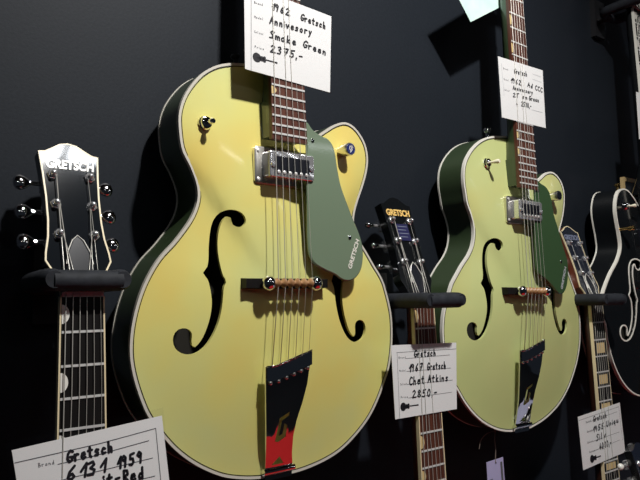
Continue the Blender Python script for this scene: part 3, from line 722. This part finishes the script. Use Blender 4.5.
def fill(cd, hand, lines=(), captions=(), icon=None, wd=.00105, lw=.00028, m_line=None):
    t, nrm, up, H = cd; o = nrm * .0003
    mb = MB()
    for text, a, b, h in hand: write(mb, text, Vector(a) + o, Vector(b) + o, h, up, nrm, wd)
    if mb.v: mb.build('handwriting', M_ink, t, fix=False)
    mb = MB()
    for ln in lines: pen(mb, [Vector(p) + o * .7 for p in ln], lw, nrm)
    if mb.v: mb.build('ruled_lines', m_line or M_print, t, fix=False)
    mb = MB()
    for text, a, b, h in captions: write(mb, text, Vector(a) + o * .7, Vector(b) + o * .7, h, up, nrm, .00022, 0)
    if mb.v: mb.build('field_names', M_print, t, fix=False)
    if icon:
        a, b, r = Vector(icon[0]) + o, Vector(icon[1]) + o, icon[2]
        mb = MB(); ex = (b - a).normalized(); ey = nrm.cross(ex)
        def disc(c, rx, ry):
            mb.add([c + ex * rx * math.cos(z * math.pi / 8) + ey * ry * math.sin(z * math.pi / 8) for z in range(16)], [tuple(range(16))])
        disc(a, r, r); disc(a + ex * r * 1.15, r * .6, r * .55); disc(a + ex * r * 1.8 + ey * r * .35, r * .35, r * .3); disc(a + ex * r * 1.8 - ey * r * .35, r * .35, r * .3)
        pen(mb, [a, b], r * .14, nrm); disc(b, r * .3, r * .2)
        mb.build('guitar_emblem', M_ink, t, fix=False)

cd = card('price_card', [(0.4149,-0.1151,1.8872),(0.5538,-0.1154,1.8812),(0.5456,-0.1199,1.7723),(0.413,-0.1197,1.7769)], 'white price card under the strings of the yellow guitar')
fill(cd, [('1962', (0.4552,-0.1161,1.8637), (0.4852,-0.1162,1.8626), .0095),
          ('Gretsch', (0.5008,-0.1162,1.862), (0.5441,-0.1163,1.8601), .0090),
          ('Annivesory', (0.4514,-0.1169,1.8445), (0.5202,-0.1169,1.8454), .0095),
          ('Smoke', (0.4502,-0.1177,1.8257), (0.4941,-0.1177,1.825), .0095),
          ('Green', (0.503,-0.1177,1.8258), (0.5435,-0.1178,1.8227), .0095),
          ('2375,-', (0.4507,-0.1185,1.807), (0.5047,-0.1184,1.8075), .0095)],
     [[(0.4247,-0.1158,1.872),(0.4216,-0.1197,1.7765)]],
     [('Brand', (0.4288,-0.1161,1.8646), (0.4423,-0.1161,1.8651), .003), ('Model', (0.4282,-0.1169,1.8457), (0.4428,-0.1168,1.8463), .003),
      ('Colour', (0.4276,-0.1176,1.8266), (0.4421,-0.1176,1.8265), .003), ('Price', (0.4274,-0.1185,1.8068), (0.4426,-0.1184,1.8071), .003)],
     ((0.4306,-0.1189,1.7951), (0.4595,-0.119,1.7947), .0062))

cd = card('price_card', [(0.9266,-0.1138,1.909),(1.0608,-0.1137,1.912),(1.0556,-0.1182,1.8018),(0.925,-0.1183,1.8005)], 'white price card under the strings of the pale green guitar', sleeve=.0025)
fill(cd, [('Gretsch', (0.9702,-0.1147,1.8874), (1.0101,-0.1146,1.8897), .0090),
          ('1962', (0.958,-0.1155,1.868), (0.9903,-0.1154,1.8692), .0090),
          ('Ad', (1.0076,-0.1154,1.8705), (1.0264,-0.1154,1.8699), .0085),
          ('CCC', (1.0308,-0.1154,1.8692), (1.0555,-0.1155,1.8682), .0090),
          ('Anniversary', (0.9627,-0.1159,1.8568), (1.0237,-0.1159,1.859), .0070),
          ('2T', (0.961,-0.1165,1.8429), (0.9804,-0.1164,1.8447), .0075),
          ('sm', (0.9885,-0.1164,1.8452), (1.0051,-0.1164,1.8458), .0075),
          ('Green', (1.0089,-0.1164,1.8459), (1.0418,-0.1163,1.8474), .0080),
          ('2500,-', (0.9841,-0.117,1.8306), (1.0161,-0.117,1.8315), .0085)],
     [[(1.0263,-0.1142,1.8979),(1.0542,-0.1143,1.8978)], [(1.025,-0.1146,1.8882),(1.0527,-0.1147,1.8874)], [(1.0144,-0.1171,1.8289),(1.0487,-0.1171,1.8296)], [(0.9344,-0.1143,1.8977),(0.9354,-0.1166,1.8407)]],
     [('Brand', (0.9387,-0.1146,1.8884), (0.9532,-0.1146,1.889), .0032), ('Model', (0.9381,-0.1154,1.8689), (0.9533,-0.1154,1.8695), .0032), ('Colour', (0.9377,-0.1162,1.8502), (0.9534,-0.1162,1.8507), .0032)],
     ((0.9713,-0.117,1.8314), (0.9718,-0.1175,1.8201), .0022), m_line=M_printlt, wd=.0009)

cd = card('price_card', [(0.653,-0.115,1.4321),(0.792,-0.1151,1.4286),(0.7835,-0.1192,1.3304),(0.6539,-0.1192,1.3311)], 'white price card on the neck between the yellow and pale green guitars', sleeve=.0025)
fill(cd, [('Gretsch', (0.6978,-0.1158,1.4129), (0.7457,-0.1158,1.4119), .0095),
          ('1967', (0.6859,-0.1166,1.3932), (0.7158,-0.1166,1.3929), .0100),
          ('Gretsch', (0.7237,-0.1166,1.3926), (0.766,-0.1167,1.3917), .0100),
          ('Chet', (0.6844,-0.1174,1.3745), (0.7182,-0.1174,1.3746), .0110),
          ('Atkins', (0.7234,-0.1174,1.3749), (0.7702,-0.1174,1.3735), .0100),
          ('2850,-', (0.6894,-0.1181,1.3566), (0.7446,-0.1182,1.3544), .0100)],
     [[(0.6633,-0.1154,1.4214),(0.791,-0.1155,1.4191)], [(0.664,-0.1154,1.4213),(0.6623,-0.1192,1.3311)], [(0.6805,-0.1158,1.4119),(0.775,-0.1159,1.4111)], [(0.681,-0.1166,1.3941),(0.7753,-0.1167,1.3916)], [(0.6807,-0.1173,1.3759),(0.7779,-0.1174,1.3736)], [(0.6819,-0.1181,1.3571),(0.774,-0.1181,1.356)]],
     [('Brand', (0.6663,-0.1158,1.4129), (0.6813,-0.1158,1.4126), .0028), ('Model', (0.6664,-0.1165,1.3947), (0.6807,-0.1165,1.3944), .0028), ('Colour', (0.6665,-0.1173,1.3761), (0.6815,-0.1173,1.3758), .0028), ('Price', (0.6666,-0.118,1.3581), (0.6819,-0.1181,1.3576), .0028)],
     ((0.6705,-0.1185,1.3462), (0.6997,-0.1186,1.3456), .0058))

cd = card('price_card', [(1.1132,-0.1208,1.2788),(1.2652,-0.1205,1.288),(1.2692,-0.1243,1.1939),(1.1158,-0.1247,1.1855)], 'white price card on the block-inlaid neck at lower right', sleeve=.0025)
fill(cd, [('Gretsch', (1.163,-0.1214,1.2641), (1.213,-0.1213,1.2665), .0095),
          ('1955', (1.159,-0.1222,1.2457), (1.2006,-0.1221,1.2482), .0095),
          ('Uniqu', (1.2068,-0.1221,1.249), (1.2561,-0.1219,1.2524), .0100),
          ('Silv', (1.1676,-0.1229,1.2292), (1.2062,-0.1228,1.2316), .0105),
          ('4000,-', (1.1762,-0.1236,1.2118), (1.2229,-0.1235,1.2145), .0105)],
     [[(1.1143,-0.1211,1.2722),(1.2598,-0.1208,1.2807),(1.2624,-0.1234,1.2174)], [(1.1386,-0.1214,1.2652),(1.2518,-0.1211,1.2721)], [(1.1386,-0.1221,1.2482),(1.2547,-0.1219,1.2537)], [(1.1366,-0.1229,1.2293),(1.2531,-0.1227,1.2339)], [(1.1401,-0.1236,1.2118),(1.2522,-0.1233,1.2191)]],
     [('Brand', (1.1372,-0.1214,1.2654), (1.1561,-0.1213,1.2664), .0034), ('Model', (1.1391,-0.1221,1.2478), (1.1589,-0.1221,1.2487), .0034), ('Colour', (1.1366,-0.1229,1.2293), (1.1568,-0.1229,1.2298), .0034), ('Price', (1.1407,-0.1236,1.2117), (1.1614,-0.1236,1.2124), .0034)],
     ((1.1478,-0.1241,1.2002), (1.1763,-0.1241,1.2007), .0070))

cd = card('price_card', [(0.1608,-0.1186,1.3641),(0.3089,-0.1181,1.3775),(0.3233,-0.1234,1.2482),(0.1798,-0.1233,1.2505)], 'large white price card on the leftmost neck, bottom left', sleeve=.008)
fill(cd, [('Gretsch', (0.2109,-0.1194,1.3452), (0.2576,-0.1193,1.3488), .0105),
          ('6131', (0.21,-0.1201,1.3281), (0.2491,-0.12,1.3306), .0125),
          ('1959', (0.2608,-0.12,1.3311), (0.289,-0.1199,1.3338), .0110),
          ('it-Red', (0.2464,-0.1206,1.3167), (0.2905,-0.1206,1.3171), .0115)],
     [[(0.1636,-0.1191,1.3525),(0.2427,-0.1189,1.3584),(0.3017,-0.1186,1.3653),(0.3121,-0.1231,1.2558)], [(0.2022,-0.1194,1.345),(0.2327,-0.1193,1.3469),(0.2938,-0.1191,1.3539)], [(0.206,-0.12,1.3298),(0.2979,-0.1198,1.3357)], [(0.2136,-0.1207,1.3136),(0.3003,-0.1206,1.3172)]],
     [('Brand', (0.1843,-0.1194,1.3452), (0.1999,-0.1194,1.3458), .0038)], wd=.00135, lw=.0004)

card('sheet_of_paper', [(0.8447,-0.08,2.0342),(0.9825,-0.08,2.1254),(1.0363,-0.08,2.0545),(0.899,-0.08,1.9744)], 'mint-tinted paper sheet tucked behind the neck at the top', 'paper', M_paper_mint, None, 0)
card('price_card', [(1.4005,-0.123,1.9329),(1.6373,-0.123,1.9475),(1.6426,-0.123,1.8319),(1.4024,-0.123,1.8294)], 'white price card cut by the right edge of the picture', 'card', None, 'handwritten price cards', 0)

# swing tag under the pale green guitar
t = thing('swing_tag', (0.9367,-0.07,1.219), 'small lavender swing tag hanging on a string below the pale green guitar', 'tag')
q = [Vector(p) for p in [(0.9128,-0.07,1.2221),(0.958,-0.07,1.2239),(0.9616,-0.07,1.1701),(0.915,-0.07,1.1674)]]
MB().hexa([p + Vector((0, .0005, 0)) for p in q] + q).build('paper', M_paper_lav, t)
mb = MB(); o = Vector((0, -.0004, 0))
a = [q[0].lerp(q[1], .80), q[0].lerp(q[1], .92), q[3].lerp(q[2], .92), q[3].lerp(q[2], .80)]
a = [a[0].lerp(a[3], .12), a[1].lerp(a[2], .12), a[2].lerp(a[1], .3), a[3].lerp(a[0], .3)]
mb.add([p + o for p in a], [(0, 1, 2, 3)]); pen(mb, [q[0].lerp(q[1], .55) + (q[3] - q[0]) * .1 + o] * 2, .0016, (0, -1, 0))
for k in range(4): pen(mb, [q[0].lerp(q[3], .55 + k * .08) + (q[1] - q[0]) * .12 + o, q[0].lerp(q[3], .55 + k * .08) + (q[1] - q[0]) * (.3 + .1 * (k % 2)) + o], .0006, (0, -1, 0))
mb.build('tag_print', M_print, t, fix=False)
mb = MB(); mb.tube([tuple(p) for p in smooth_poly([(0.9363,-0.07,1.2175),(0.9384,-0.07,1.2386),(0.9366,-0.07,1.2554),(0.9392,-0.07,1.27)], 14, False)], .0009, 6)
mb.tube([tuple(p) for p in smooth_poly([(0.9392,-0.07,1.27),(0.9196,-0.07,1.2693),(0.9004,-0.07,1.2605),(0.895,-0.07,1.2468)], 14, False)], .0006, 6)
mb.build('string_loop', M_twine, t)

# framed panel on the wall behind the black guitar
c = Vector((1.4704,-0.05,1.7656)); X0, Z1 = c.x, c.z
t = thing('framed_plaque', (X0 + .06, 0, Z1 - .03), 'small beige-framed dark plaque on a wall bracket behind the black guitar neck', 'plaque')
def bx(mb, x0, x1, y0, y1, z0, z1): return mb.hexa([(x0, y0, z0), (x1, y0, z0), (x1, y1, z0), (x0, y1, z0), (x0, y0, z1), (x1, y0, z1), (x1, y1, z1), (x0, y1, z1)])
mb = MB(); yf = c.y
for a in ((X0, X0 + .12, Z1 - .009, Z1), (X0, X0 + .12, Z1 - .062, Z1 - .053), (X0, X0 + .007, Z1 - .053, Z1 - .009), (X0 + .113, X0 + .12, Z1 - .053, Z1 - .009)):
    bx(mb, a[0], a[1], yf, yf + .008, a[2], a[3])
mb.build('frame', M_frame, t)
bx(MB(), X0 + .006, X0 + .114, yf + .002, yf + .007, Z1 - .054, Z1 - .008).build('panel', M_dkpanel, t)
MB().tube([(X0 + .06, yf + .007, Z1 - .03), (X0 + .06, 0, Z1 - .03)], .006, 12).build('bracket', M_steelblk, t, True)

# guitar standing in front at the lower right corner, only its head in the picture
xl, yl, zl = (1.1871,-0.18,1.2002)
gs = lower(xl + .0160, zl - .1138 * .966 - .003, (.69 - .09) - .78 - .027, 'dark blue-black headstock with white tuner buttons in the lower right corner', 'hollow_body_guitar', M_ebony, M_black, M_cream, 'block', M_pearl, M_headblue, M_black, None, (M_black, M_black), None, None, (), (.3, .4), M_pearl, bs=.85, hs=.84, us=.82)
zb = gs.root.location.z
st = thing('guitar_stand', (gs.x0, gs.y, 0), 'low black stand under the guitar at lower right', 'stand')
bx(MB(), gs.x0 - .16, gs.x0 + .16, gs.y - .08, gs.y + .10, 0, .03).build('base', M_steelblk, st)
for s in (-1, 1):
    MB().tube([(gs.x0 + s * .08, gs.y + .02, .03), (gs.x0 + s * .08, gs.y + .02, zb - .005)], .012, 12).build('upright', M_steelblk, st, True)
for o in list(bpy.data.objects):
    if '_o' in o: del o['_o']
